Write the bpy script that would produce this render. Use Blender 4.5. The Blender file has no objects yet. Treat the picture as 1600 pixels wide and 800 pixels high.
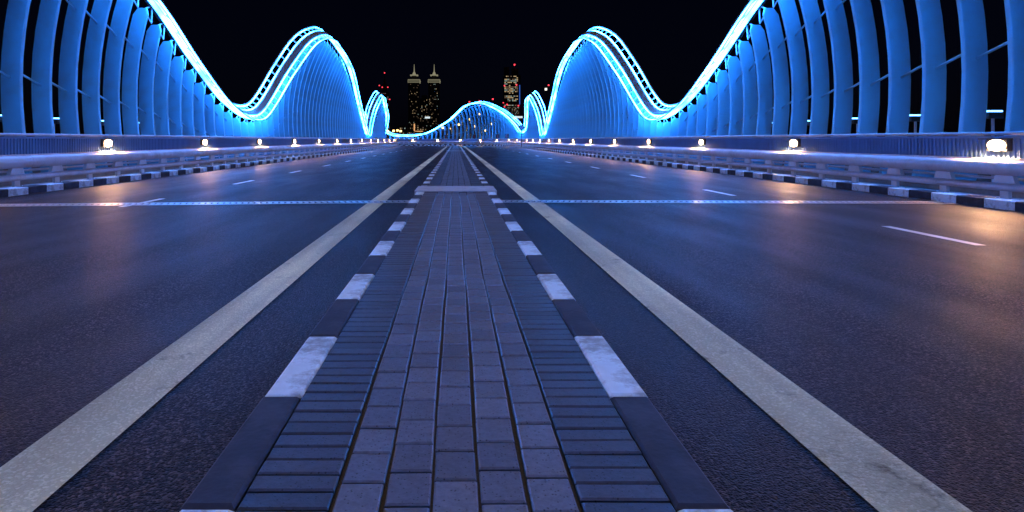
import bpy, bmesh, math, random
from math import sin, cos, pi, radians, sqrt, atan2
random.seed(7)
C = bpy.context.scene
col = C.collection
CAMZ = 1.12                     # eye height above the road, the road is z = 0

# ------------------------------------------------------------------ camera
cam_d = bpy.data.cameras.new("camera")
cam_d.sensor_width = 36.0
cam_d.lens = 22.5
cam_d.shift_x = 0.055
cam_d.shift_y = -0.11375
cam_d.clip_start = 0.05
cam_d.clip_end = 9000
cam = bpy.data.objects.new("camera", cam_d)
cam.location = (0, 0, CAMZ)
cam.rotation_euler = (pi / 2, 0, 0)
col.objects.link(cam)
C.camera = cam

# ------------------------------------------------------------------ night sky and added overhead fill light
W = bpy.data.worlds.new("World"); C.world = W; W.use_nodes = True
wn = W.node_tree.nodes; wl = W.node_tree.links
bg = wn["Background"]
FILL_EL, FILL_ROT = radians(82), radians(15)
sky = wn.new("ShaderNodeTexSky"); sky.sky_type = 'NISHITA'; sky.sun_disc = False
sky.sun_elevation = FILL_EL; sky.sun_rotation = FILL_ROT
tint = wn.new("ShaderNodeMix"); tint.data_type = 'RGBA'; tint.blend_type = 'MULTIPLY'; tint.inputs[0].default_value = 1
tint.inputs[7].default_value = (.35, .36, 1., 1)
wl.new(sky.outputs[0], tint.inputs[6]); wl.new(tint.outputs[2], bg.inputs[0]); bg.inputs[1].default_value = 0.0006
sun_d = bpy.data.lights.new("overhead_fill", 'SUN'); sun_d.energy = 0.80; sun_d.angle = radians(4)  # sun lamp added as overhead fill for road and median, no real source
sun_d.color = (1.0, 0.78, 0.56)
sun = bpy.data.objects.new("overhead_fill", sun_d); col.objects.link(sun)
sun.rotation_euler = (radians(-8), 0, radians(-15))
C.view_settings.view_transform = 'Standard'; C.view_settings.look = 'None'
C.view_settings.exposure = 0.0; C.view_settings.gamma = 1.0
C.cycles.sample_clamp_indirect = 4.0
C.cycles.max_bounces = 5
C.cycles.diffuse_bounces = 3
C.cycles.caustics_reflective = False; C.cycles.caustics_refractive = False

LED = 50.0
LAMP = 28.0

# ------------------------------------------------------------------ materials
def srgb(r, g, b):
    f = lambda c: (c / 255 / 12.92) if c <= 10 else ((c / 255 + .055) / 1.055) ** 2.4
    return (f(r), f(g), f(b))

def mat(name, c, rough=.6, metal=0., spec=.5, var=.12, vscale=3., bump=0., bscale=60., emit=None, estr=0., dirt=None, dscale=1.2, damt=.5):
    m = bpy.data.materials.new(name); m.use_nodes = True
    nt = m.node_tree; n = nt.nodes; l = nt.links
    b = n["Principled BSDF"]
    b.inputs["Roughness"].default_value = rough
    b.inputs["Metallic"].default_value = metal
    b.inputs["Specular IOR Level"].default_value = spec
    tc = n.new("ShaderNodeTexCoord")
    nz = n.new("ShaderNodeTexNoise"); nz.inputs["Scale"].default_value = vscale; nz.inputs["Detail"].default_value = 5
    l.new(tc.outputs["Object"], nz.inputs["Vector"])
    mr = n.new("ShaderNodeMapRange"); mr.inputs[1].default_value = .3; mr.inputs[2].default_value = .7
    mr.inputs[3].default_value = 1 - var; mr.inputs[4].default_value = 1 + var
    l.new(nz.outputs["Fac"], mr.inputs[0])
    mx = n.new("ShaderNodeMix"); mx.data_type = 'RGBA'; mx.blend_type = 'MULTIPLY'; mx.inputs[0].default_value = 1
    mx.inputs[6].default_value = (*c, 1)
    l.new(mr.outputs[0], mx.inputs[7])
    out = mx.outputs[2]
    if dirt:
        n2 = n.new("ShaderNodeTexNoise"); n2.inputs["Scale"].default_value = dscale; n2.inputs["Detail"].default_value = 8; n2.inputs["Roughness"].default_value = .7
        l.new(tc.outputs["Object"], n2.inputs["Vector"])
        r2 = n.new("ShaderNodeMapRange"); r2.inputs[1].default_value = .48; r2.inputs[2].default_value = .62; r2.inputs[3].default_value = 0; r2.inputs[4].default_value = damt
        l.new(n2.outputs["Fac"], r2.inputs[0])
        m2 = n.new("ShaderNodeMix"); m2.data_type = 'RGBA'; m2.inputs[7].default_value = (*dirt, 1)
        l.new(r2.outputs[0], m2.inputs[0]); l.new(out, m2.inputs[6]); out = m2.outputs[2]
    l.new(out, b.inputs["Base Color"])
    if bump:
        nb = n.new("ShaderNodeTexNoise"); nb.inputs["Scale"].default_value = bscale; nb.inputs["Detail"].default_value = 3
        l.new(tc.outputs["Object"], nb.inputs["Vector"])
        bp = n.new("ShaderNodeBump"); bp.inputs["Strength"].default_value = bump; bp.inputs["Distance"].default_value = .01
        l.new(nb.outputs["Fac"], bp.inputs["Height"]); l.new(bp.outputs[0], b.inputs["Normal"])
    if emit:
        b.inputs["Emission Color"].default_value = (*emit, 1); b.inputs["Emission Strength"].default_value = estr
    return m

def asphalt_mat(name, base, light, rough, bump, dist):
    m = bpy.data.materials.new(name); m.use_nodes = True
    nt = m.node_tree; n = nt.nodes; l = nt.links; b = n["Principled BSDF"]; b.inputs["Specular IOR Level"].default_value = .10
    tc = n.new("ShaderNodeTexCoord")
    v = n.new("ShaderNodeTexVoronoi"); v.inputs["Scale"].default_value = 110
    l.new(tc.outputs["Object"], v.inputs["Vector"])
    nz = n.new("ShaderNodeTexNoise"); nz.inputs["Scale"].default_value = 60; nz.inputs["Detail"].default_value = 4
    l.new(tc.outputs["Object"], nz.inputs["Vector"])
    big = n.new("ShaderNodeTexNoise"); big.inputs["Scale"].default_value = .9; big.inputs["Detail"].default_value = 5
    mp = n.new("ShaderNodeMapping"); mp.inputs["Scale"].default_value = (1.6, .35, 1)
    l.new(tc.outputs["Object"], mp.inputs[0]); l.new(mp.outputs[0], big.inputs["Vector"])
    # each stone has its own tone
    rgb2 = n.new("ShaderNodeSeparateColor"); l.new(v.outputs["Color"], rgb2.inputs[0])
    mr = n.new("ShaderNodeMapRange"); mr.inputs[1].default_value = .6; mr.inputs[2].default_value = 1.; mr.inputs[3].default_value = 0; mr.inputs[4].default_value = 1
    l.new(rgb2.outputs[0], mr.inputs[0])
    mx = n.new("ShaderNodeMix"); mx.data_type = 'RGBA'
    mx.inputs[6].default_value = (*base, 1); mx.inputs[7].default_value = (*light, 1)
    l.new(mr.outputs[0], mx.inputs[0])
    mr2 = n.new("ShaderNodeMapRange"); mr2.inputs[1].default_value = .3; mr2.inputs[2].default_value = .7; mr2.inputs[3].default_value = .6; mr2.inputs[4].default_value = 1.4
    l.new(big.outputs["Fac"], mr2.inputs[0])
    mm = n.new("ShaderNodeMix"); mm.data_type = 'RGBA'; mm.blend_type = 'MULTIPLY'; mm.inputs[0].default_value = 1
    l.new(mx.outputs[2], mm.inputs[6]); l.new(mr2.outputs[0], mm.inputs[7])
    # tyre-polished lanes: long streaks along the carriageway, and a few fine cracks
    st = n.new("ShaderNodeTexNoise"); st.inputs["Scale"].default_value = 1.; st.inputs["Detail"].default_value = 4
    mp2 = n.new("ShaderNodeMapping"); mp2.inputs["Scale"].default_value = (2.2, .045, 1)
    l.new(tc.outputs["Object"], mp2.inputs[0]); l.new(mp2.outputs[0], st.inputs["Vector"])
    sr = n.new("ShaderNodeMapRange"); sr.inputs[1].default_value = .35; sr.inputs[2].default_value = .65; sr.inputs[3].default_value = .6; sr.inputs[4].default_value = 1.25
    l.new(st.outputs["Fac"], sr.inputs[0])
    ck = n.new("ShaderNodeTexVoronoi"); ck.feature = 'DISTANCE_TO_EDGE'; ck.inputs["Scale"].default_value = .22
    wv = n.new("ShaderNodeTexNoise"); wv.inputs["Scale"].default_value = 1.3; wv.inputs["Detail"].default_value = 8
    l.new(tc.outputs["Object"], wv.inputs["Vector"])
    va = n.new("ShaderNodeVectorMath"); va.operation = 'ADD'; l.new(tc.outputs["Object"], va.inputs[0]); l.new(wv.outputs["Color"], va.inputs[1]); l.new(va.outputs[0], ck.inputs["Vector"])
    cr = n.new("ShaderNodeMapRange"); cr.inputs[1].default_value = .0; cr.inputs[2].default_value = .0016; cr.inputs[3].default_value = .75; cr.inputs[4].default_value = 1.
    l.new(ck.outputs["Distance"], cr.inputs[0])
    pr = n.new("ShaderNodeMath"); pr.operation = 'MULTIPLY'; l.new(sr.outputs[0], pr.inputs[0]); l.new(cr.outputs[0], pr.inputs[1])
    m3 = n.new("ShaderNodeMix"); m3.data_type = 'RGBA'; m3.blend_type = 'MULTIPLY'; m3.inputs[0].default_value = 1
    l.new(mm.outputs[2], m3.inputs[6]); l.new(pr.outputs[0], m3.inputs[7])
    l.new(m3.outputs[2], b.inputs["Base Color"])
    rr = n.new("ShaderNodeMapRange"); rr.inputs[1].default_value = .3; rr.inputs[2].default_value = .7; rr.inputs[3].default_value = rough - .07; rr.inputs[4].default_value = rough + .1
    l.new(big.outputs["Fac"], rr.inputs[0]); l.new(rr.outputs[0], b.inputs["Roughness"])
    ad = n.new("ShaderNodeMath"); ad.operation = 'SUBTRACT'
    l.new(nz.outputs["Fac"], ad.inputs[0]); l.new(v.outputs["Distance"], ad.inputs[1])
    bp = n.new("ShaderNodeBump"); bp.inputs["Strength"].default_value = bump; bp.inputs["Distance"].default_value = dist
    l.new(ad.outputs[0], bp.inputs["Height"]); l.new(bp.outputs[0], b.inputs["Normal"])
    return m

def wear(m, lo, hi, sc, c=(.03, .03, .03)):
    nt = m.node_tree; n = nt.nodes; l = nt.links; b = n["Principled BSDF"]
    src = b.inputs["Base Color"].links[0].from_socket
    tc = n.new("ShaderNodeTexCoord"); z = n.new("ShaderNodeTexNoise"); z.inputs["Scale"].default_value = sc; z.inputs["Detail"].default_value = 9; z.inputs["Roughness"].default_value = .75
    l.new(tc.outputs["Object"], z.inputs["Vector"])
    k = n.new("ShaderNodeMapRange"); k.inputs[1].default_value = lo; k.inputs[2].default_value = hi; k.inputs[3].default_value = 0; k.inputs[4].default_value = .75
    l.new(z.outputs["Fac"], k.inputs[0])
    x = n.new("ShaderNodeMix"); x.data_type = 'RGBA'; x.inputs[7].default_value = (*c, 1)
    l.new(k.outputs[0], x.inputs[0]); l.new(src, x.inputs[6]); l.new(x.outputs[2], b.inputs["Base Color"])

def paver_mat(name, c):
    m = bpy.data.materials.new(name); m.use_nodes = True
    nt = m.node_tree; n = nt.nodes; l = nt.links; b = n["Principled BSDF"]
    geo = n.new("ShaderNodeNewGeometry")
    oi = n.new("ShaderNodeObjectInfo")
    v = n.new("ShaderNodeTexVoronoi"); v.inputs["Scale"].default_value = 95
    l.new(geo.outputs["Position"], v.inputs["Vector"])
    rr = n.new("ShaderNodeSeparateColor"); l.new(v.outputs["Color"], rr.inputs[0])
    lt = n.new("ShaderNodeMath"); lt.operation = 'GREATER_THAN'; lt.inputs[1].default_value = .72; l.new(rr.outputs[0], lt.inputs[0])
    ds = n.new("ShaderNodeMath"); ds.operation = 'LESS_THAN'; ds.inputs[1].default_value = .28; l.new(v.outputs["Distance"], ds.inputs[0])
    pit = n.new("ShaderNodeMath"); pit.operation = 'MULTIPLY'; l.new(lt.outputs[0], pit.inputs[0]); l.new(ds.outputs[0], pit.inputs[1])
    nz = n.new("ShaderNodeTexNoise"); nz.inputs["Scale"].default_value = 45; nz.inputs["Detail"].default_value = 6; nz.inputs["Roughness"].default_value = .7
    l.new(geo.outputs["Position"], nz.inputs["Vector"])
    a = n.new("ShaderNodeMapRange"); a.inputs[1].default_value = .3; a.inputs[2].default_value = .7; a.inputs[3].default_value = .75; a.inputs[4].default_value = 1.25
    l.new(nz.outputs["Fac"], a.inputs[0])
    o = n.new("ShaderNodeMapRange"); o.inputs[3].default_value = .8; o.inputs[4].default_value = 1.2
    l.new(oi.outputs["Random"], o.inputs[0])
    p = n.new("ShaderNodeMath"); p.operation = 'MULTIPLY'; l.new(a.outputs[0], p.inputs[0]); l.new(o.outputs[0], p.inputs[1])
    k = n.new("ShaderNodeMapRange"); k.inputs[3].default_value = 1; k.inputs[4].default_value = .25; l.new(pit.outputs[0], k.inputs[0])
    p2 = n.new("ShaderNodeMath"); p2.operation = 'MULTIPLY'; l.new(p.outputs[0], p2.inputs[0]); l.new(k.outputs[0], p2.inputs[1])
    mx = n.new("ShaderNodeMix"); mx.data_type = 'RGBA'; mx.blend_type = 'MULTIPLY'; mx.inputs[0].default_value = 1; mx.inputs[6].default_value = (*c, 1)
    l.new(p2.outputs[0], mx.inputs[7]); l.new(mx.outputs[2], b.inputs["Base Color"])
    b.inputs["Roughness"].default_value = .42
    h = n.new("ShaderNodeMath"); h.operation = 'SUBTRACT'; l.new(nz.outputs["Fac"], h.inputs[0]); l.new(pit.outputs[0], h.inputs[1])
    bp = n.new("ShaderNodeBump"); bp.inputs["Strength"].default_value = .5; bp.inputs["Distance"].default_value = .003
    l.new(h.outputs[0], bp.inputs["Height"]); l.new(bp.outputs[0], b.inputs["Normal"])
    return m

M = {}
M['asphalt'] = asphalt_mat("asphalt", (.004, .0036, .006), (.085, .062, .058), .50, .85, .008)
M['line'] = asphalt_mat("road_paint_yellow", (.64, .60, .38), (.88, .83, .56), .6, .8, .006)
wear(M['line'], .58, .68, 2.2)
M['white_line'] = mat("road_paint_white", (.7, .7, .68), .6, var=.2, bump=.4)
M['paver'] = paver_mat("paver", (.145, .15, .185))
M['edge_paver'] = paver_mat("edge_paver", (.066, .068, .085))
M['bed'] = mat("joint_sand", (.045, .04, .036), .95, bump=.5)
M['kerb_w'] = mat("kerb_white", (.74, .9, .97), .55, var=.1, vscale=9, bump=.25, bscale=40, dirt=(.16, .17, .18), dscale=5, damt=.7)
M['kerb_b'] = mat("kerb_black", (.022, .022, .035), .7, var=.25, vscale=7, bump=.25, bscale=40, dirt=(.06, .06, .075), dscale=6, damt=.5)
M['concrete'] = mat("concrete", (.32, .31, .30), .8, bump=.3, bscale=20, dirt=(.15, .14, .13))
M['plate'] = mat("steel_plate", (.62, .63, .64), .38, metal=.2, bump=.15, bscale=30, dirt=(.2, .19, .18), dscale=4, damt=.4)
M['joint_steel'] = mat('joint_steel', (.72, .68, .62), .34, metal=.85, var=.25, vscale=6, bump=.5, bscale=25, dirt=(.25, .2, .15), dscale=3, damt=.5)
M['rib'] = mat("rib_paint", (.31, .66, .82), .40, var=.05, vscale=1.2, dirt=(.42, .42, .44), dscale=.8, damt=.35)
M['beam'] = mat("beam_paint", (.22, .23, .26), .45, var=.08)
M['rail'] = mat("galvanised_rail", (.70, .66, .70), .36, metal=.15, var=.1, vscale=2, dirt=(.33, .32, .33), dscale=1.5, damt=.4)
M['panel'] = mat("panel_paint", (.16, .30, .55), .5, var=.08, vscale=2)
M['rung'] = mat("rung_paint", (.8, .8, .82), .5)
M['led'] = mat("blue_led_tube", (.2, .5, .9), .5, emit=(.024, .25, 1.), estr=LED)
M['led_under'] = mat("blue_led_strip", (.2, .5, .9), .5, emit=(.02, .24, 1.), estr=LED * 1.1)
for k_ in ('led', 'led_under'):        # separate LED runs of uneven brightness
    nt = M[k_].node_tree; n = nt.nodes; b_ = n["Principled BSDF"]
    tc = n.new("ShaderNodeTexCoord"); z = n.new("ShaderNodeTexNoise"); z.inputs["Scale"].default_value = .55; z.inputs["Detail"].default_value = 3
    nt.links.new(tc.outputs["Object"], z.inputs["Vector"])
    q = n.new("ShaderNodeMapRange"); q.inputs[1].default_value = .35; q.inputs[2].default_value = .65; q.inputs[3].default_value = LED * .35; q.inputs[4].default_value = LED * 1.65
    nt.links.new(z.outputs["Fac"], q.inputs[0]); nt.links.new(q.outputs[0], b_.inputs["Emission Strength"])
M['lens'] = mat("warm_lens", (.9, .8, .6), .4, emit=(1., .55, .27), estr=LAMP)
M['flood'] = mat("flood_lens", (.5, .7, .9), .4, emit=(.12, .45, 1.), estr=8)
M['dark'] = mat("dark_steel", (.05, .05, .055), .5)
M['water'] = mat("water_surface", (.004, .006, .01), .12, bump=.6, bscale=.5)
M['land'] = mat("dark_land", (.03, .028, .025), .9, vscale=.02)
M['facade'] = mat("tower_facade", (.06, .06, .065), .35, vscale=.05)
def glow(name, c, s): return mat(name, (.2, .2, .2), .6, emit=c, estr=s)
M['win_warm'] = glow("window_warm", (1., .72, .38), .6)
M['win_cool'] = glow("window_cool", (.72, .95, .85), .45)
M['win_dim'] = glow("window_dim", (.9, .62, .4), .2)
M['win_pink'] = glow("window_pink", (.9, .5, .6), .25)
M['crown_light'] = glow("crown_light", (.92, .86, .55), .25)
M['beacon'] = glow("beacon_red", (1., .05, .08), 2.2)
M['white_glow'] = glow("white_glow", (.8, .95, 1.), .9)
M['orange_glow'] = glow("orange_glow", (1., .5, .2), .9)
M['blue_glow'] = glow("blue_glow", (.05, .2, .9), .6)
M['sodium'] = glow("sodium_glow", (1., .6, .2), 5)
M['sign_red'] = mat("sign_red", (.85, .04, .04), .5)
M['sign_white'] = mat("sign_white", (.75, .75, .75), .5)

# ------------------------------------------------------------------ object helpers
def tag(o, label=None, cat=None, group=None, kind=None):
    if label: o["label"] = label
    if cat: o["category"] = cat
    if group: o["group"] = group
    if kind: o["kind"] = kind
    return o

def empty(name, loc, label, cat, group=None, rz=0):
    o = bpy.data.objects.new(name, None); o.location = loc; o.rotation_euler = (0, 0, rz); o.empty_display_size = .3
    col.objects.link(o); return tag(o, label, cat, group)

def link(name, me, parent=None, loc=None, rot=None):
    o = bpy.data.objects.new(name, me)
    if loc is not None: o.location = loc
    if rot is not None: o.rotation_euler = rot
    col.objects.link(o)
    if parent: o.parent = parent
    return o

class MB:
    def __init__(s): s.v = []; s.f = []; s.mi = []
    def add(s, vs, fs, mi=0):
        n = len(s.v); s.v += [tuple(p) for p in vs]; s.f += [tuple(n + i for i in f) for f in fs]; s.mi += [mi] * len(fs)
    def box(s, x0, x1, y0, y1, z0, z1, mi=0):
        s.add([(x0, y0, z0), (x1, y0, z0), (x1, y1, z0), (x0, y1, z0), (x0, y0, z1), (x1, y0, z1), (x1, y1, z1), (x0, y1, z1)],
              [(0, 3, 2, 1), (4, 5, 6, 7), (0, 1, 5, 4), (1, 2, 6, 5), (2, 3, 7, 6), (3, 0, 4, 7)], mi)
    def prism(s, pts, z0, z1, mi=0):      # pts counter-clockwise seen from above
        n = len(pts)
        s.add([(x, y, z0) for x, y in pts] + [(x, y, z1) for x, y in pts],
              [tuple(range(n - 1, -1, -1)), tuple(range(n, 2 * n))] + [(i, (i + 1) % n, n + (i + 1) % n, n + i) for i in range(n)], mi)
    def taper(s, pts0, z0, pts1, z1, mi=0):
        n = len(pts0)
        s.add([(x, y, z0) for x, y in pts0] + [(x, y, z1) for x, y in pts1],
              [tuple(range(n - 1, -1, -1)), tuple(range(n, 2 * n))] + [(i, (i + 1) % n, n + (i + 1) % n, n + i) for i in range(n)], mi)
    def rings(s, rings, closed_ends=True, mi=0):
        n = len(rings[0]); base = []
        for r in rings: base += r
        fs = []
        for k in range(len(rings) - 1):
            for i in range(n):
                j = (i + 1) % n
                fs.append((k * n + i, k * n + j, (k + 1) * n + j, (k + 1) * n + i))
        if closed_ends:
            fs.append(tuple(range(n - 1, -1, -1))); fs.append(tuple((len(rings) - 1) * n + i for i in range(n)))
        s.add(base, fs, mi)
    def bar(s, p, q, r, n=6, mi=0):
        from mathutils import Vector
        p = Vector(p); q = Vector(q); d = (q - p).normalized()
        a = d.orthogonal().normalized(); b = d.cross(a)
        R = [[tuple(c + a * r * cos(2 * pi * i / n) + b * r * sin(2 * pi * i / n)) for i in range(n)] for c in (p, q)]
        s.rings(R, True, mi)
    def mesh(s, name, mats, smooth=False, fix=True):
        me = bpy.data.meshes.new(name); me.from_pydata(s.v, [], s.f)
        for m in (mats if isinstance(mats, (list, tuple)) else [mats]): me.materials.append(m)
        me.polygons.foreach_set("material_index", s.mi)
        if smooth: me.polygons.foreach_set("use_smooth", [True] * len(s.f))
        if fix:
            bm = bmesh.new(); bm.from_mesh(me); bmesh.ops.recalc_face_normals(bm, faces=bm.faces); bm.to_mesh(me); bm.free()
        me.update(); return me
    def build(s, name, mats, parent=None, smooth=False, loc=None, rot=None, fix=True):
        return link(name, s.mesh(name, mats, smooth, fix), parent, loc, rot)

# ------------------------------------------------------------------ the line of the bridge
Y0, R = 100.0, 30.5
def P(s, o):
    if s <= Y0: return (o, s)
    t = (s - Y0) / R
    return (-R + (R + o) * cos(t), Y0 + (R + o) * sin(t))
def TH(s): return 0. if s <= Y0 else (s - Y0) / R
def srange(a, b, straight=4., bend=.9):
    out = []; s = a
    while s < min(b, Y0) - 1e-6: out.append(s); s += straight
    s = max(a, Y0)
    while s < b - 1e-6: out.append(s); s += bend
    out.append(b); return out
def sweep(mb, prof, ss, mi=0, ends=True):
    """prof: list of (o, z) or function of s"""
    rr = []
    for s in ss:
        pr = prof(s) if callable(prof) else prof
        rr.append([(*P(s, o), z) for o, z in pr])
    mb.rings(rr, ends, mi)
def rect(o0, o1, z0, z1): return [(o0, z0), (o1, z0), (o1, z1), (o0, z1)]
def circ(o, z, r, n=10, k=1.): return [(o + r * cos(2 * pi * i / n), z + k * r * sin(2 * pi * i / n)) for i in range(n)]

S_BACK, S_END = -60., 158.
# ------------------------------------------------------------------ setting
def strip(name, o0, o1, z, a, b, m, straight=4., parent=None):
    mb = MB(); ss = srange(a, b, straight)
    vs = []; fs = []
    for s in ss: vs += [(*P(s, o0), z), (*P(s, o1), z)]
    for i in range(len(ss) - 1): fs.append((2 * i, 2 * i + 1, 2 * i + 3, 2 * i + 2))
    mb.add(vs, fs); return mb.build(name, m, parent, fix=False)

mb = MB(); mb.add([(-4000, -3000, -9), (4000, -3000, -9), (4000, 700, -9), (-4000, 700, -9)], [(0, 1, 2, 3)])
tag(mb.build("water", M['water'], fix=False), kind='structure')
mb = MB(); mb.prism([(-6000, 700), (6000, 700), (6000, 8000), (-6000, 8000)], -12, -6)
tag(mb.build("land", M['land']), kind='structure')

road = strip("road", -9.2, 9.2, 0, S_BACK, S_END, M['asphalt']); tag(road, kind='structure')
for o0, o1 in ((-1.55, -1.27), (1.27, 1.55)):
    tag(strip("edge_line", o0, o1, .004, S_BACK, S_END, M['line']), kind='structure')
dash_r = MB(); dash_r.add([(-.06, -.75, 0), (.06, -.75, 0), (.06, .75, 0), (-.06, .75, 0)], [(0, 1, 2, 3)])
dash_me = dash_r.mesh("lane_dash", M['white_line'], fix=False)
for side, start in ((-1, 11.35), (1, 13.5)):
    root = None
    s = start - (5.4 if side < 0 else 6.0) * 2
    while s < 145:
        x, y = P(s, side * 5.54)
        link("lane_dash", dash_me, road, (x, y, .004), (0, 0, TH(s)))
        s += 5.4 if side < 0 else 6.0

deck = MB(); sweep(deck, [(-12.4, -.25), (-12.4, -.9), (-9.5, -1.7), (9.5, -1.7), (12.4, -.9), (12.4, -.25)], srange(S_BACK, S_END))
dk = deck.build("bridge_deck", M['concrete']); tag(dk, "concrete bridge deck carrying the two blue lit carriageways over dark water", "bridge")
for sd in (-1, 1):
    w = MB(); sweep(w, rect(*sorted((sd * 8.97, sd * 12.4)), -.249, .10), srange(S_BACK, S_END)); w.build("walkway", M['concrete'], dk)
    f = MB(); sweep(f, rect(*sorted((sd * 12.0, sd * 12.35)), .101, .45), srange(S_BACK, S_END)); f.build("parapet", M['concrete'], dk)
for s in (-40, -5, 30, 65, 100, 135):
    p = MB(); x, y = P(s, 0); th = TH(s)
    p.box(-7, 7, -1, 1, -11, -1.69); p.build("pier", M['concrete'], dk, loc=(x, y, 0), rot=(0, 0, th))

# ------------------------------------------------------------------ kerb stones beside the carriageways
def stone_mesh(name, w, l, h, b, m):
    mb = MB(); x, y = w / 2, l / 2
    mb.taper([(-x, -y), (x, -y), (x, y), (-x, y)], 0, [(-x, -y), (x, -y), (x, y), (-x, y)], h - b)
    mb.f.pop(1); mb.mi.pop(1)
    mb.taper([(-x, -y), (x, -y), (x, y), (-x, y)], h - b, [(-x + b, -y + b), (x - b, -y + b), (x - b, y - b), (-x + b, y - b)], h)
    mb.f.pop(5 + 0); mb.mi.pop(5)
    return mb.mesh(name, m)
def kerb_row(root, sd, o0, o1, z0, h, pitch, first, a_vis, b_vis, a, b, bev=.012, white_first=True, gap=.008):
    wc = (o0 + o1) / 2 * sd; w = o1 - o0
    mw = stone_mesh("kerb_stone", w, pitch - gap, h, bev, M['kerb_w']); mk = stone_mesh("kerb_stone_black", w, pitch - gap, h, bev, M['kerb_b'])
    k0 = math.floor((a - first) / pitch); fw = MB()
    s = first + k0 * pitch; k = k0
    while s < b:
        white = (k % 2 == 0) == white_first
        c = s + pitch / 2
        if a_vis <= c <= b_vis:
            x, y = P(c, wc)
            link("kerb_stone", mw if white else mk, root, (x + random.uniform(-.003, .003), y, z0 + random.uniform(-.003, .003)), (0, 0, TH(c) + random.uniform(-.004, .004)))
        else:
            sweep(fw, [(o, z0 + z) for o, z in [(wc - w / 2, 0), (wc + w / 2, 0), (wc + w / 2, h - bev), (wc + w / 2 - bev, h), (wc - w / 2 + bev, h), (wc - w / 2, h - bev)]],
                  [s + gap / 2, s + pitch - gap / 2], 0 if white else 1)
        s += pitch; k += 1
    if fw.v: tag(fw.build("kerb_stones_far", [M['kerb_w'], M['kerb_b']], root), kind='stuff')
for sd in (-1, 1):
    kb = MB(); sweep(kb, rect(*sorted((sd * 8.71, sd * 8.955)), .003, .05), srange(S_BACK, S_END)); kr = kb.build("kerb", M['concrete']); tag(kr, kind='structure')
    # first white block on the left starts near s = 12.45 m
    kerb_row(kr, sd, 8.70, 8.96, .008, .150, .585, 12.45 if sd < 0 else 12.3, 5, 62, -6, 150)

# ------------------------------------------------------------------ median strip
MT = .12
ms = MB(); sweep(ms, rect(-.70, .70, .002, MT - .022), srange(-20, 150, 8)); med = ms.build("median_strip", M['bed']); tag(med, kind='structure')
kerb_row(med, -1, .602, .752, .003, MT + .002, .755, 2.494, .5, 62, -10, 148, white_first=True, gap=.006)
kerb_row(med, 1, .602, .752, .003, MT + .002, .755, 2.494, .5, 62, -10, 148, white_first=True, gap=.006)
CW, L = .1368, .1779
def wob(y, c): return .0028 * sin(y * 1.9 + c * 1.3) + .0015 * sin(y * 4.7 + c)
def brick_mesh(name, w, l, m):
    b = .0055; x, y = w / 2, l / 2; h = .05; mb = MB()
    mb.v = [(-x, -y, 0), (x, -y, 0), (x, y, 0), (-x, y, 0), (-x, -y, h - b), (x, -y, h - b), (x, y, h - b), (-x, y, h - b),
            (-x + b, -y + b, h), (x - b, -y + b, h), (x - b, y - b, h), (-x + b, y - b, h)]
    mb.f = [(0, 1, 5, 4), (1, 2, 6, 5), (2, 3, 7, 6), (3, 0, 4, 7), (4, 5, 9, 8), (5, 6, 10, 9), (6, 7, 11, 10), (7, 4, 8, 11), (8, 9, 10, 11)]
    mb.mi = [0] * 9; return mb.mesh(name, m, fix=False)
bm_c = [brick_mesh("paver", CW - .012, L - .010 + random.uniform(-.002, .002), M['paver']) for _ in range(3)]
bm_e = [brick_mesh("edge_paver", .249, L / 2 - .009, M['edge_paver']) for _ in range(2)]
stuff = MB()
def brick_stuff(x, y, w, l, mi, th=0.):
    z = MT + random.uniform(-.002, .001); cx, sx = cos(th), sin(th)
    pts = [(-w / 2, -l / 2), (w / 2, -l / 2), (w / 2, l / 2), (-w / 2, l / 2)]
    q = [(x + a * cx - b * sx, y + a * sx + b * cx) for a, b in pts]
    stuff.add([(a, b, MT - .03) for a, b in q] + [(a, b, z) for a, b in q], [(4, 5, 6, 7), (0, 1, 5, 4), (1, 2, 6, 5), (2, 3, 7, 6), (3, 0, 4, 7)], mi)
GAPS = [(12.18, 13.5), (54.6, 56.0)]
def blocked(y): return any(a - .02 < y < b + .02 for a, b in GAPS)
n_c = n_e = 0
for c in range(-2, 3):
    ofs = [.0, .06, .015, .075, .03][c + 2]
    k = int(-3 / L)
    while True:
        y = k * L + ofs; k += 1
        if y > 140: break
        if blocked(y): continue
        if 1.35 < y < 11.6:
            bx = link("paver", random.choice(bm_c), med, (c * CW + wob(y, c), y, MT - .05 + random.uniform(-.0016, .0016)), (random.uniform(-.006, .006), random.uniform(-.008, .008), random.uniform(-.006, .006))); n_c += 1
        else:
            x2, y2 = P(y, c * CW + wob(y, c)); brick_stuff(x2, y2, CW - .012, L - .010, 0, TH(y))
for sd in (-1, 1):
    k = int(-3 / (L / 2))
    while True:
        y = k * L / 2 + .02 * (sd + 1); k += 1
        if y > 140: break
        if blocked(y): continue
        if 1.35 < y < 12.1:
            link("edge_paver", random.choice(bm_e), med, (sd * .4725 + .4 * wob(y, sd), y, MT - .05 + random.uniform(-.002, .002)), (random.uniform(-.012, .012), random.uniform(-.006, .006), random.uniform(-.006, .006))); n_e += 1
        else:
            x2, y2 = P(y, sd * .4725); brick_stuff(x2, y2, .249, L / 2 - .009, 1, TH(y))
tag(stuff.build("pavers_far", [M['paver'], M['edge_paver']], med, fix=False), kind='stuff')
print("pavers", n_c, n_e)
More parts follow.
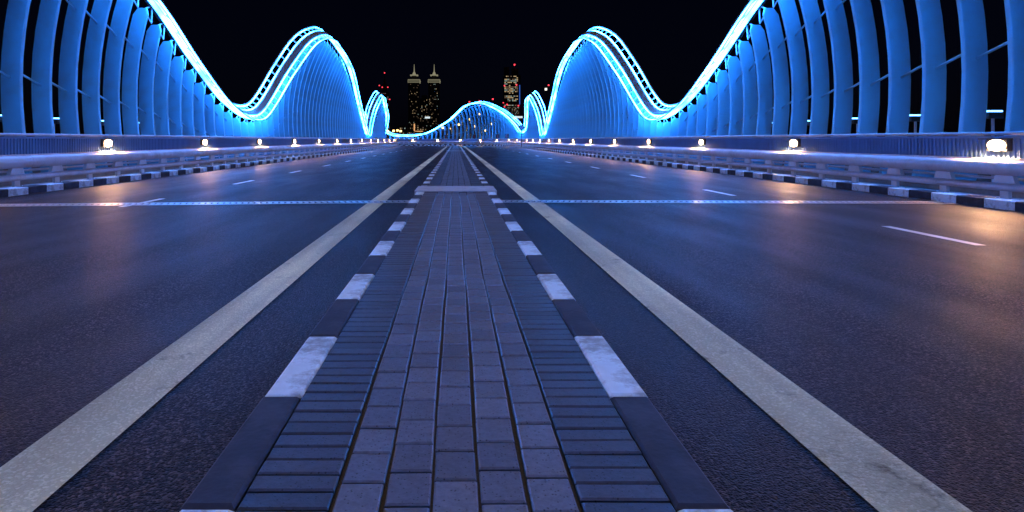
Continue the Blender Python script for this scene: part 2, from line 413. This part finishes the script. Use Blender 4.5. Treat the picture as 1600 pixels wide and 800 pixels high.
for a, b, lab in ((12.2, 13.45, "pale steel cover plate across the paved median at the near expansion joint"), (54.65, 55.9, "pale cover plate far along the median near the bend")):
    r_ = empty("cover_plate", (0, (a + b) / 2, MT), lab, "cover plate")
    h = (b - a) / 2
    p = MB(); p.box(-.785, .785, -h, h, .006, .022); p.build("plate", M['plate'], r_)
    for sx in (-1, 1):
        p = MB(); p.box(*sorted((sx * .757, sx * .784)), -h + .003, h - .003, -.112, .0055); p.build("side_skirt", M['plate'], r_)

# ------------------------------------------------------------------ expansion joint across both carriageways
def joint_y(x): return 11.42 - (.095 * abs(x) if x < 0 else .03 * x)
for sd in (-1, 1):
    jr = empty("expansion_joint", (sd * 4.8, joint_y(sd * 4.8), .004), ("left" if sd < 0 else "right") + " carriageway steel finger joint crossing the asphalt in a bright line", "expansion joint")
    slot = MB(); xa, xb = sd * .78, sd * 8.68
    if xa > xb: xa, xb = xb, xa
    N = 16
    def quadstrip(mb_, d0, d1, z):
        vs = []; 
        for i in range(N + 1):
            x = xa + (xb - xa) * i / N; vs += [(x - sd * 4.8, joint_y(x) + d0 - joint_y(sd * 4.8), z), (x - sd * 4.8, joint_y(x) + d1 - joint_y(sd * 4.8), z)]
        mb_.add(vs, [(2 * i, 2 * i + 2, 2 * i + 3, 2 * i + 1) for i in range(N)])
    quadstrip(slot, -.02, .25, .0005); slot.build("slot", M['dark'], jr, fix=False)
    for d0, d1, z in ((-.12, -.02, .007), (.25, .35, .007)):
        e = MB(); quadstrip(e, d0, d1, z)
        e.build("edge_plate", M['joint_steel'], jr, fix=False)
    tb = MB(); tb.prism([(-.025, 0), (.025, 0), (.012, .145), (-.012, .145)], 0, .013)
    tm = tb.mesh("finger", M['joint_steel'])
    x = xa + .04; k = 0
    while x < xb - .04:
        flip = k % 2
        yy = joint_y(x) + (-.02 if not flip else .25)
        link("finger", tm, jr, (x - sd * 4.8, yy - joint_y(sd * 4.8), -.001), (0, 0, pi if flip else 0)); x += .052; k += 1
        if k >= 290: break

# ------------------------------------------------------------------ wave arches
def off(z):                       # z above the road -> distance of the rib surface from the centre line
    u = z / 9.1
    return 11 + 2.2 * u - 3.9 * u * u
NEAR = [(-60, 2.6), (-52, 1.6), (-42, 6.2), (-34, 8.9), (-26, 8.4), (-17, 4.6), (-11, 2.1), (-7, 2.6), (-1, 6.2), (4, 8.5), (8, 8.9), (12, 8.4), (17, 7.35), (22.7, 6.0), (27.1, 4.45), (31.2, 3.05),
        (34.6, 2.50), (36.5, 2.73), (38.5, 3.74), (41.1, 5.97), (42.8, 7.64), (44.8, 8.5), (47.2, 8.8), (50.6, 8.65), (60.5, 7.65), (68.9, 5.81), (76.6, 3.45), (80.2, 1.98), (81.6, 2.1),
        (84.0, 5.4), (85.6, 6.95), (88, 7.2), (92.9, 6.51)]
LEFT = NEAR + [(101.3, 4.8), (107.6, 2.6), (111, 1.9), (116, 2.4), (122, 5.5), (128, 6.5), (135, 5), (142, 2.2), (150, 3), (158, 6)]
RIGHT = NEAR + [(98, 4.6), (102.3, 2.5), (104, 2.5), (106.7, 4.0), (111.9, 6.75), (116.2, 8.1), (119.2, 7.75), (124.4, 4.8), (129.6, 2.3), (132.3, 1.95), (136, 2.5), (138.3, 4.4), (141, 7.4), (144, 8.1), (150, 5), (154, 2), (158, 2.2)]
def pchip(T):
    xs = [a for a, _ in T]; ys = [b for _, b in T]; n = len(xs)
    h = [xs[i + 1] - xs[i] for i in range(n - 1)]; d = [(ys[i + 1] - ys[i]) / h[i] for i in range(n - 1)]
    m = [d[0]] + [0.] * (n - 2) + [d[-1]]
    for i in range(1, n - 1):
        # parabolic slope (smooth through the crests)
        m[i] = (d[i - 1] * h[i] + d[i] * h[i - 1]) / (h[i - 1] + h[i])
    def f(x):
        i = 0
        while i < n - 2 and x > xs[i + 1]: i += 1
        t = (x - xs[i]) / h[i]
        return ((2 * t ** 3 - 3 * t * t + 1) * ys[i] + (t ** 3 - 2 * t * t + t) * h[i] * m[i] + (-2 * t ** 3 + 3 * t * t) * ys[i + 1] + (t ** 3 - t * t) * h[i] * m[i + 1])
    return f

rung_mb = MB(); rung_mb.box(-.165, .165, -.045, .04, -.03, .03); rung_me = rung_mb.mesh("rung", M['rung'])
def bracket_mesh():
    b = MB()
    b.bar((0, 0, -.06), (0, .5, .34), .028, 5); b.bar((0, .5, .34), (0, .62, -.30), .028, 5); b.bar((0, .02, -.10), (0, .62, -.30), .022, 5)
    return b.mesh("bracket", M['rung'])
brk_me = bracket_mesh()
arch_spec = ((-1, LEFT, "white ribbed wave arch along the left side, washed in blue light"),
             (1, RIGHT, "white ribbed wave arch along the right side, its far wave crossing the road's end"))
for sd, T, lab in arch_spec:
    zf = pchip(T)
    Zs = lambda s: zf(s)
    sl = lambda s: (zf(s + .1) - zf(s - .1)) / .2 * (1. if s < Y0 else R / (R + sd * 11))
    root = empty("wave_arch", (sd * 11, 10, .1), lab, "bridge arch")
    rx, ry, rz_ = root.location
    from mathutils import Matrix
    inv = Matrix.Translation((-sd * 11, -10, -.1))
    def put(o):
        o.parent = root; o.matrix_parent_inverse = inv
        return o
    ss = srange(S_BACK, S_END - 1, .6, .45)
    def prof(fn):
        def g(s):
            z = Zs(s); m = sl(s); k = min(sqrt(1 + m * m), 1.9)
            o = sd * off(z); return [(o + sd * u, z + v * k) for u, v in fn(s)]
        return g
    def circp(u, v, r, n=8): return [(u + r * cos(2 * pi * i / n), v + r * sin(2 * pi * i / n)) for i in range(n)]
    def roll(s): return radians(38 - (26 if sd > 0 else 0) * min(1, max(0, (s - 97) / 9)))    # the beam leans in towards the road
    def wn_(w, n, s=0): 
        CR, SR = cos(roll(s)), sin(roll(s))
        return (-(w * CR + n * SR), -w * SR + n * CR)   # prof() mirrors u by side
    def circw(w, n, r, k=8): 
        return lambda s: circp(*wn_(w, n, s), r, k)
    b = MB(); sweep(b, prof(lambda s: [wn_(w, n, s) for w, n in ((-.19, -.15), (.19, -.15), (.21, -.05), (.21, .08), (.15, .13), (-.15, .13), (-.21, .08), (-.21, -.05))]), ss)
    put(b.build("beam", M['beam']))
    for w in (-.61, -.25, .25, .61):
        t = MB(); sweep(t, prof(circw(w, .06, .038)), ss)
        put(t.build("light_rail", M['led'], smooth=True))
    for w in (-.70, .70):           # slim dark rail outside each light rail
        t = MB(); sweep(t, prof(circw(w, .10, .03, 6)), ss)
        put(t.build("guide_rail", M['beam'], smooth=True))
    t = MB(); sweep(t, prof(lambda s: [wn_(w, n, s) for w, n in ((.213, -.15), (.235, -.15), (.235, .0), (.213, .0))]), ss)
    put(t.build("light_strip", M['led_under']))
    # ribs
    s = 4.5; n = 0; prev = None
    PITCH = 1.18
    while s < S_END - 4:
        z = Zs(s); m = sl(s); top = z - .46 * min(sqrt(1 + m * m), 1.9)
        x, y = P(s, sd * 11)
        mb = MB(); N = max(5, int(top * 1.6)); rr = []
        for i in range(N + 1):
            t = i / N; zz = .1 + (top - .1) * t
            u = sd * (off(zz) - 11)
            D = .255; th_ = .062
            if i == N: D = .15
            c = .018
            rr.append([(u - D, -th_ + c, zz), (u - D + c, -th_, zz), (u + D - c, -th_, zz), (u + D, -th_ + c, zz), (u + D, th_ - c, zz), (u + D - c, th_, zz), (u - D + c, th_, zz), (u - D, th_ - c, zz)])
            if i == N - 1:   # shoulder just below the tip
                zz2 = top - .22; u = sd * (off(zz2) - 11)
                rr.append([(u - D, -th_ + c, zz2), (u - D + c, -th_, zz2), (u + D - c, -th_, zz2), (u + D, -th_ + c, zz2), (u + D, th_ - c, zz2), (u + D - c, th_, zz2), (u - D + c, th_, zz2), (u - D, th_ - c, zz2)])
        if rr[-2][0][2] < rr[-3][0][2]: rr.pop(-3)
        mb.rings(rr)
        put(mb.build("rib", M['rib'], loc=(x, y, 0), rot=(0, 0, TH(s))))
        sn = s + PITCH * (1. if s < Y0 else R / (R + sd * 11))
        pit = math.atan(m)
        o_ = sd * off(z)
        kk = min(sqrt(1 + m * m), 1.9)
        rot = (Matrix.Rotation(TH(s), 3, 'Z') @ Matrix.Rotation(-sd * roll(s), 3, 'Y') @ Matrix.Rotation(pit, 3, 'X')).to_euler()
        for w in (-.43, .43):
            u, v = wn_(w, .06, s)
            xx, yy = P(s, o_ + sd * u)
            put(link("rung", rung_me, None, (xx, yy, z + v * kk), rot))
            if 28 < s < 52:
                s2 = s + PITCH / 2; xx, yy = P(s2, sd * off(Zs(s2)) + sd * u)
                put(link("rung", rung_me, None, (xx, yy, Zs(s2) + v * kk), rot))
        if s < 62 or (sd > 0 and s > 104 and s < 135):
            xx, yy = P(s + .12, sd * (off(top) ))
            put(link("bracket", brk_me, None, (xx, yy, top + .05), (pit, 0, TH(s))))
        # tie rods to the next rib, in rows that follow the wave
        if s > 5 and (s < 45 or (sd > 0 and 104 < s < 140)):
            z2 = Zs(sn)
            for fr in (.36, .70):
                if z < 3.2 and fr > .5: continue
                za, zb = .1 + z * fr + .12, .1 + z2 * fr - .12
                pa = (*P(s, sd * off(za)), za); pb = (*P(sn, sd * off(zb)), zb)
                t = MB(); t.bar(pa, pb, .03, 6); put(t.build("tie_rod", M['rib'], smooth=True))
        s = sn; n += 1
    print("ribs", n)

# floodlights standing on the parapet outside the near ribs
fl_me_b = MB(); fl_me_b.box(-.16, .16, -.09, .09, .16, .30); fl_me_b = fl_me_b.mesh("housing", M['dark'])
g = MB(); g.box(-.15, .15, -.08, .08, .302, .335); fl_lens = g.mesh("lens", M['flood'])
g = MB(); g.box(-.02, .02, -.02, .02, -.35, .16); fl_post = g.mesh("post", M['rung'])
ordw = ["first", "second", "third", "fourth", "fifth", "sixth", "seventh", "eighth", "ninth", "tenth"]
for sd in (-1, 1):
    for k in range(6):
        s = 14.0 + k * 2.36
        r_ = empty("floodlight", (sd * 11.75, s, 1.42), "small blue floodlight behind the %s ribs, the %s from the %s picture edge" % ("left" if sd < 0 else "right", ordw[k], "left" if sd < 0 else "right"), "floodlight", "blue floodlights behind the ribs")
        link("housing", fl_me_b, r_); link("lens", fl_lens, r_); link("post", fl_post, r_)
        q = MB(); q.box(-.02, .02, -.02, .02, -1.32, -.34); q.build("stem", M['rung'], r_)

# ------------------------------------------------------------------ barriers with their lamps
def post_mesh():
    b = MB(); w0, w1 = .25, .15
    b.box(-.03, .03, -.085, .085, .0205, .219); b.taper([(-.035, -w0), (.04, -w0), (.04, w0), (-.035, w0)], .22, [(-.035, -w1), (.04, -w1), (.04, w1), (-.035, w1)], .47)
    b.box(-.07, .10, -.14, .14, -.001, .02)
    for yy in (-.11, .11):
        b.box(-.06, -.035, yy - .015, yy + .015, .021, .05)
    return b.mesh("post", M['rung'])
pm = post_mesh()
hs = MB(); hs.box(-.05, .04, -.21, .21, -.10, .10); hs.box(-.19, .045, -.23, .23, .1005, .12); lamp_h = hs.mesh("lamp", M['dark'])
hs = MB(); hs.rings([[(xx, k_ * .19 * cos(2 * pi * i / 16), k_ * .10 * sin(2 * pi * i / 16)) for i in range(16)] for xx, k_ in ((-.0505, 1), (-.062, 1), (-.075, .7), (-.08, .3))])
lens_me = hs.mesh("lens", M['lens'])
LAMP_PITCH = 6.7
spot_d = bpy.data.lights.new("lamp_light", 'AREA'); spot_d.shape = 'RECTANGLE'; spot_d.size = .10; spot_d.size_y = .36
spot_d.energy = 130; spot_d.color = (1., .52, .24)
for sd in (-1, 1):
    root = empty("crash_barrier", (sd * 9.3, 10, .1), ("left" if sd < 0 else "right") + " roadside crash barrier of pale tubes with warm lamps set into its upper panel", "barrier")
    inv = Matrix.Translation((-sd * 9.3, -10, -.1))
    def put(o):
        o.parent = root; o.matrix_parent_inverse = inv; return o
    a_, b_ = -40., 156.
    ss = srange(a_, b_, 5.)
    def tube(name, o, z, r, m, n=12):
        # pipes come in lengths with a dark joint
        t = MB(); sweep(t, circ(sd * o, z, r, n), ss); return put(t.build(name, m, smooth=True))
    tube("lower_rail", 9.16, .325, .066, M['rail'])
    tube("main_rail", 9.22, .645, .13, M['rail'], 16)
    tube("top_rail", 9.46, 1.225, .032, M['rail'], 8)
    p = MB(); sweep(p, rect(*sorted((sd * 9.53, sd * 9.56)), .80, 1.185), ss); put(p.build("panel", M['panel']))
    p = MB(); sweep(p, rect(*sorted((sd * 9.38, sd * 9.525)), .77, .799), ss); put(p.build("ledge", M['rail']))
    p = MB(); sweep(p, rect(*sorted((sd * 9.50, sd * 9.527)), 1.14, 1.18), ss); put(p.build("upper_rail", M['panel']))
    bars = MB(); s = 4.
    while s < 62:
        x = sd * 9.515; bars.box(x - .012, x + .012, s - .012, s + .012, .7995, 1.139); s += .1
    tag(put(bars.build("panel_bars", M['panel'])), kind='stuff')
    bb = MB(); sweep(bb, rect(*sorted((sd * 9.75, sd * 9.95)), .101, .30), ss); put(bb.build("rear_plinth", M['concrete']))
    for z in (.42, .60):
        t = MB(); sweep(t, circ(sd * 9.85, z, .03, 6), ss); put(t.build("rear_rail", M['rail'], smooth=True))
    # joint collars on the tubes
    s = 3.
    while s < 60:
        for o, z, r in ((9.22, .645, .1335), (9.16, .325, .0695)):
            t = MB(); sweep(t, circ(sd * o, z, r, 16), [s, s + .035]); put(t.build("collar", M['rail'], smooth=False))
        s += 5.4
    s = 4.0; k = 0
    while s < 150:
        x, y = P(s, sd * 9.24); th = TH(s)
        put(link("post", pm, None, (x, y, .102), (0, 0, th + (pi if sd < 0 else 0)))); k += 1
        s += 1.35 * (1 if s < Y0 else R / (R + sd * 9.3))
    s = 17.35 - LAMP_PITCH * (3 if sd < 0 else 3) + (0 if sd < 0 else .5)
    s -= LAMP_PITCH * 3
    while s < 153:
        x, y = P(s, sd * 9.475); th = TH(s)
        lo = put(link("lamp", lamp_h, None, (x, y, 1.02), (0, 0, th + (pi if sd < 0 else 0))))
        ln = link("lens", lens_me, lo)
        if s < 135:
            so = bpy.data.objects.new("lamp_light", spot_d); so.location = (-.13, 0, -.02); so.rotation_euler = (0, radians(22), 0); col.objects.link(so); so.parent = ln
        s += LAMP_PITCH * (1 if s < Y0 else R / (R + sd * 9.5))

# ------------------------------------------------------------------ signs at the bend
def chevron(s, lab):
    x, y = P(s, 9.75); th = TH(s)
    r_ = empty("chevron_sign", (x, y, .1), lab, "road sign", None, th)
    b = MB(); b.box(-.35, .35, -.02, .02, 1.25, 1.95); b.build("board", M['dark'], r_)
    b = MB()
    for z0, z1 in ((1.60, 1.90), (1.60, 1.30)):
        pts = [(-.28, z0), (-.08, z0), (.26, z1), (.06, z1)]
        b.add([(px, -.024, pz) for px, pz in pts] + [(px, -.021, pz) for px, pz in pts], [(0, 1, 2, 3), (7, 6, 5, 4), (0, 4, 5, 1), (1, 5, 6, 2), (2, 6, 7, 3), (3, 7, 4, 0)])
    b.build("chevron", M['sign_red'], r_)
    b = MB(); b.box(-.04, .04, .021, .08, 0, 1.9); b.build("post", M['dark'], r_)
chevron(123.9, "red chevron board left of the bright arch peak, above the crossing barrier")
chevron(117.2, "red chevron board pointing left, under the peak of the crossing arch")
chevron(110.4, "red chevron board under the crossing arch's right slope, second from the round sign")
chevron(106.9, "rightmost red chevron board, nearest the round sign")
r_ = empty("round_sign", (8.55, 83, .17), "round grey road sign on a slim post beside the right kerb", "road sign")
b = MB(); ring = lambda y_, r: [(r * cos(2 * pi * i / 20), y_, 2.5 + r * sin(2 * pi * i / 20)) for i in range(20)]
b.rings([ring(-.02, .36), ring(.02, .36)]); b.build("disc", M['dark'], r_)
b = MB(); b.rings([ring(-.026, .25), ring(-.0205, .25)]); b.build("disc_face", mat("sign_face", (.3, .28, .32), .5), r_)
b = MB(); b.bar((0, .05, 0), (0, .05, 2.7), .045, 8); b.build("post", M['dark'], r_)

# street mast with a lit white box beyond the bridge
r_ = empty("light_mast", (-9.6, 218, -6), "tall mast with a white lit box on top in front of the twin towers", "street lamp")
b = MB(); b.bar((0, 0, 0), (0, 0, 14.4), .12, 6); b.build("mast", M['dark'], r_)
b = MB(); b.box(-.85, .85, -.3, .3, 14.3, 14.9); b.build("lamp_head", M['white_glow'], r_)

# ------------------------------------------------------------------ city
def windows(parent, x0, x1, z0, z1, yf, nx, nz, fill, mats, wts=None, wx=.5, wz=.45):
    b = MB(); dx = (x1 - x0) / nx; dz = (z1 - z0) / nz
    for j in range(nz):
        for i in range(nx):
            if random.random() > (fill(i / nx, j / nz) if callable(fill) else fill): continue
            cx = x0 + dx * (i + .5); cz = z0 + dz * (j + .5)
            b.box(cx - dx * wx / 2, cx + dx * wx / 2, yf - .5, yf, cz - dz * wz / 2, cz + dz * wz / 2, random.choices(range(len(mats)), wts)[0])
    if b.v: tag(b.build("windows", mats, parent, fix=False), kind='stuff')
GZ = -6
def twin(cx, lab):
    D = 2000.; X = cx * D / 1000
    r_ = empty("twin_tower", (X, D, GZ), lab, "tower", "pair of crowned towers")
    b = MB(); b.box(-16, 16, -16, 16, 0, 190); b.box(-19, 19, -14, 14, 0, 60); b.build("shaft", M['facade'], r_)
    for sx in (-1, 1):
        b = MB(); b.box(*sorted((sx * 14, sx * 17.5)), -18, -14.1, 0, 188); b.build("corner_fin", M['facade'], r_)
    b = MB()
    for k, (w, z) in enumerate(((19, 184), (19.5, 188), (18.5, 192))): b.box(-w, w, -19, 19, z, z + 1.5)
    b.build("crown_band", M['crown_light'], r_)
    b = MB(); b.box(-17.5, 17.5, -17, 17, 186.7, 197); b.build("crown", M['facade'], r_)
    b = MB()
    b.taper([(-9, -9), (9, -9), (9, 9), (-9, 9)], 197, [(-7, -7), (7, -7), (7, 7), (-7, 7)], 206)
    b.build("penthouse", M['facade'], r_)
    b = MB(); b.box(-12, 12, -12, 12, 206, 209); b.taper([(-6, -6), (6, -6), (6, 6), (-6, 6)], 209, [(-2, -2), (2, -2), (2, 2), (-2, 2)], 219)
    b.build("spire_base", M['crown_light'], r_)
    b = MB(); b.taper([(-1.6, -1.6), (1.6, -1.6), (1.6, 1.6), (-1.6, 1.6)], 219, [(-.6, -.6), (.6, -.6), (.6, .6), (-.6, .6)], 242); b.build("spire", M['crown_light'], r_)
    windows(r_, -15, 15, 8, 180, -18.5, 9, 48, .12, [M['win_warm'], M['win_dim'], M['win_cool']], [2, 5, 1], .45, .5)
    return r_
twin(-64.8, "left of two dark towers with lit crowns and pale spires")
twin(-33.6, "right of two dark towers with lit crowns and pale spires")

def block(name, pxc, w, ztop, D, lab, nx, nz, fill, mats, wts=None, cat="building", z0=2):
    X = pxc * D / 1000
    r_ = empty(name, (X, D, GZ), lab, cat)
    b = MB(); b.box(-w / 2, w / 2, 0, w * .6, 0, ztop * .93); b.build("shaft", M['facade'], r_)
    b = MB(); b.box(-w * .3, w * .3, w * .1, w * .5, ztop * .93 + .01, ztop); b.build("roof_house", M['facade'], r_)
    windows(r_, -w / 2 + 1, w / 2 - 1, z0, ztop * .91, 0, nx, nz, fill, mats, wts)
    return r_
r_ = block("office_block", -49, 28, 142, 1950, "dark office block with scattered lit windows between the twin towers", 7, 34, .16, [M['win_warm'], M['win_cool'], M['win_dim']], [2, 2, 4])
# orange lit strips on the low building at the left twin tower's foot
r_ = block("low_building", -58, 26, 46, 1500, "low building with a glowing orange vertical strip below the left twin tower", 8, 9, .35, [M['win_warm'], M['win_dim']], [1, 3])
b = MB(); b.box(-11.2, -8.6, -1.2, -.6, 4, 44); b.build("light_strip", M['orange_glow'], r_)
b = MB(); b.box(-8, 10, -1.2, -.6, 25.5, 27.3); b.build("light_strip", M['orange_glow'], r_)

# left tapering tower with red beacons
D = 2200.; X = -111 * D / 1000
r_ = empty("spired_tower", (X, D, GZ), "slim dark tapering tower dotted with red beacons, left of the twin towers", "tower")
b = MB()
for z0, z1, w in ((0, 120, 20), (120, 168, 16), (168, 196, 9), (196, 212, 4)): b.box(-w, w, -w, w, z0, z1)
b.build("shaft", M['facade'], r_)
b = MB(); b.taper([(-1.4, -1.4), (1.4, -1.4), (1.4, 1.4), (-1.4, 1.4)], 212, [(-.5, -.5), (.5, -.5), (.5, .5), (-.5, .5)], 236); b.build("spire", M['facade'], r_)
windows(r_, -19, 19, 10, 118, -20.5, 9, 26, .33, [M['win_pink'], M['win_dim'], M['win_cool']], [3, 3, 2])
windows(r_, -15, 15, 122, 166, -16.5, 7, 11, .45, [M['win_pink'], M['win_dim'], M['win_cool']], [3, 3, 1])
for bx, bz, w in ((0, 236, 0), (-17, 192, 9), (-7, 186, 9), (12, 186, 9), (-8, 146, 16), (19, 144, 16)):
    b = MB(); b.box(bx - 1.7, bx + 1.7, -w - 2.5, -w - .6, bz - 1.7, bz + 1.7); b.build("beacon", M['beacon'], r_)

# right tower with lit floors
D = 1700.; X = 88.5 * D / 1000
r_ = empty("lit_office_tower", (X, D, GZ), "broad office tower with many lit floors and a dark top, right of the middle", "tower")
b = MB(); b.box(-22, 22, 0, 40, 0, 178); b.build("shaft", M['facade'], r_)
b = MB(); b.box(-21, -8, 4, 30, 178.01, 200); b.box(0, 16, 4, 30, 178.01, 196); b.build("top", M['facade'], r_)
floor_fill = [random.choice((.1, .45, .75, .9)) for _ in range(21)]
windows(r_, -21, 15, 96, 177, 0, 9, 20, lambda a, c: floor_fill[int(c * 20 + .01)], [M['win_warm'], M['win_dim'], M['win_cool']], [3, 3, 2], .8, .5)
windows(r_, -18, 18, 30, 94, 0, 13, 20, .4, [M['win_dim'], M['win_cool'], M['win_warm']], [4, 2, 1], .6, .5)
b = MB(); b.box(18.5, 20.6, -1, -.1, 100, 152); b.build("blue_strip", M['blue_glow'], r_)
for bx, bz in ((-21, 150), (11, 152), (6, 206), (-14, 100), (-21, 94), (16, 97)):
    b = MB(); b.box(bx - 1.6, bx + 1.6, -3, -1.1 if bz < 178 else 6, bz - 1.6, bz + 1.6); b.build("beacon", M['beacon'], r_)
b = MB(); b.box(5.5, 6.5, 6.1, 7.1, 196, 206); b.build("mast", M['facade'], r_)

# curved roofed hall in front of it
D = 900.; X = 88 * D / 1000
r_ = empty("curved_hall", (X, D, GZ), "low hall with a sloping curved roof traced in pale light under the office tower", "building")
rr = []
for i in range(15):
    t = i / 14; x = -22 + 44 * t; z = 16 + 32 * (1 - t) ** 1.6
    rr.append([(x, 0, 0), (x, 40, 0), (x, 40, z), (x, 0, z)])
b = MB(); b.rings(rr); b.build("hall", M['facade'], r_)
windows(r_, -20, 18, 4, 20, 0, 16, 7, .35, [M['win_cool'], M['win_dim'], M['blue_glow']], [2, 3, 2])
b = MB()
for i in range(14):
    for dz in (0, -3.2, -6.4):
        t = i / 14; x = -22 + 44 * t; z = 16 + 32 * (1 - t) ** 1.6 + dz
        if random.random() < .75: b.box(x + .3, x + 2.2, -.6, -.1, z - 1.8, z - 1.2)
tag(b.build("roof_lights", M['win_cool'], r_, fix=False), kind='stuff')
r_ = empty("lit_portal", (97 * .6, 600, GZ), "white glowing angular portal frame beside the small right-hand arch peak", "portal")
b = MB(); b.box(-4.2, -2.6, -.6, .6, 8, 29); b.build("upright", M['white_glow'], r_)
b = MB(); b.box(-2.59, 4.4, -.6, .6, 27.2, 29); b.build("crossbar", M['white_glow'], r_)
b = MB(); b.box(-4.4, 4.4, .61, 8, 0, 26); b.build("hall", M['facade'], r_)

# far low skyline of blocks, lit windows and street lamps seen between the ribs
specs = [(-118, 34, 30), (-98, 44, 24), (-84, 30, 34), (-72, 38, 22), (-22, 46, 30), (2, 34, 66), (16, 60, 40), (34, 44, 54), (50, 52, 46), (66, 40, 60), (112, 60, 40), (-175, 70, 34), (-230, 60, 42), (150, 60, 38), (205, 50, 46), (-300, 80, 36), (280, 80, 40), (360, 70, 44), (-400, 90, 40)]
labs = ["low lit block at the foot of the left arch", "wide low block left of the twin towers", "lower block close beside the left twin tower", "squat block before the left twin tower", "low block right of the twin towers", "slim dim block left of the crossing arch peak",
        "broad block behind the left slope of the crossing arch", "block behind the peak of the crossing arch", "block behind the right slope of the crossing arch", "taller block behind the crossing arch's right slope", "block hidden behind the right small wave", "block behind the big left arch, near its far leg", "block behind the middle of the big left arch", "block behind the big right arch, near its far leg", "block behind the middle of the big right arch",
        "dark block behind the near valley of the left arch", "block behind the right arch's near side", "block behind the right arch valley", "block behind the left near ribs"]
for (px, w, h), lb in zip(specs, labs):
    D = random.uniform(1000, 1400)
    block("city_block", px, w * D / 1700, h * D / 1500 + 6, D, lb, max(4, w // 4), max(4, h // 5), .5, [M['win_warm'], M['win_dim'], M['win_cool']], [3, 4, 1])
# street lamps on the far shore
lamp_lab = ["leftmost of the four by the left arch's foot", "second of the four by the left arch's foot", "third of the four by the left arch's foot", "rightmost of the four by the left arch's foot",
    "second from the left in the crossing arch's gaps", "low down under the crossing arch's left slope", "just below the crossing arch's beam", "halfway up a gap left of the arch peak", "lowest one right under the crossing arch's peak",
    "furthest right in the crossing arch's gaps", "topmost one, right under the arch peak", "fourth from the left in the crossing arch's gaps", "leftmost in the crossing arch's gaps"]
hd = MB(); hd.box(-1.2, 1.2, -.5, .5, -1., 1.); head = hd.mesh("lamp_head", M['sodium'])
pl = MB(); pl.bar((0, 0, 0), (0, 0, 11), .15, 5); pole = pl.mesh("pole", M['dark'])
for k, (px, D, zz) in enumerate([(-106, 760, 12), (-97, 740, 12), (-91, 780, 13), (-86, 760, 12), (-10, 700, 14), (15, 720, 12), (20, 705, 24), (31, 730, 17), (46, 720, 12), (57, 740, 20), (38, 705, 30), (5, 735, 19), (-20, 715, 15)]):
    r_ = empty("street_lamp", (px * D / 1000, D, GZ), "orange street lamp on the far shore, " + lamp_lab[k], "street lamp", "distant orange street lamps")
    link("pole", pole, r_).scale = (1, 1, zz / 11 + .4); link("lamp_head", head, r_, (0, 0, zz + 5.2))
# crane with beacons left of the office tower, and the lamp crane at the right
for px, zt, D, lb in ((21.5, 70, 1300, "dark tower crane with a red beacon over the left slope of the crossing arch"), (37, 72, 1310, "dark tower crane whose red beacon sits just above the crossing arch peak"), (58, 76, 1305, "dark tower crane with a red beacon just left of the office tower")):
    X = px * D / 1000; zt = zt + 12
    r_ = empty("tower_crane", (X, D, GZ), lb, "crane")
    b = MB(); b.box(-.7, .7, -.7, .7, 0, zt); b.build("mast", M['dark'], r_)
    b = MB(); b.box(-9, 22, -.5, .5, zt - 8, zt - 7); b.box(-8.8, -5, -1, 1, zt - 11, zt - 8.01); b.build("jib", M['dark'], r_)
    b = MB(); b.box(-1.5, 1.5, -1.5, 1.5, zt + .01, zt + 2.8); b.build("beacon", M['beacon'], r_)
    b = MB(); b.box(20.5, 22.5, -1.1, 1.1, zt - 6.9, zt - 5); b.build("beacon", M['beacon'], r_)
D = 1000; r_ = empty("lamp_crane", (141 * D / 1000, D, GZ), "dark crane bearing a white work lamp and red beacon left of the big right arch", "crane")
b = MB(); b.box(-.6, .6, -.6, .6, 0, 90); b.build("mast", M['dark'], r_)
b = MB(); b.box(-8, 14, -.4, .4, 88, 89); b.build("jib", M['dark'], r_)
b = MB(); b.prism([(1.7 * cos(i * pi / 4), 1.7 * sin(i * pi / 4)) for i in range(8)], 84, 87.4); b.build("work_lamp", glow("work_lamp_glow", (1., .95, .8), 2.), r_)
b = MB(); b.box(3.2, 5.2, -1, 1, 91, 93); b.build("beacon", M['beacon'], r_)
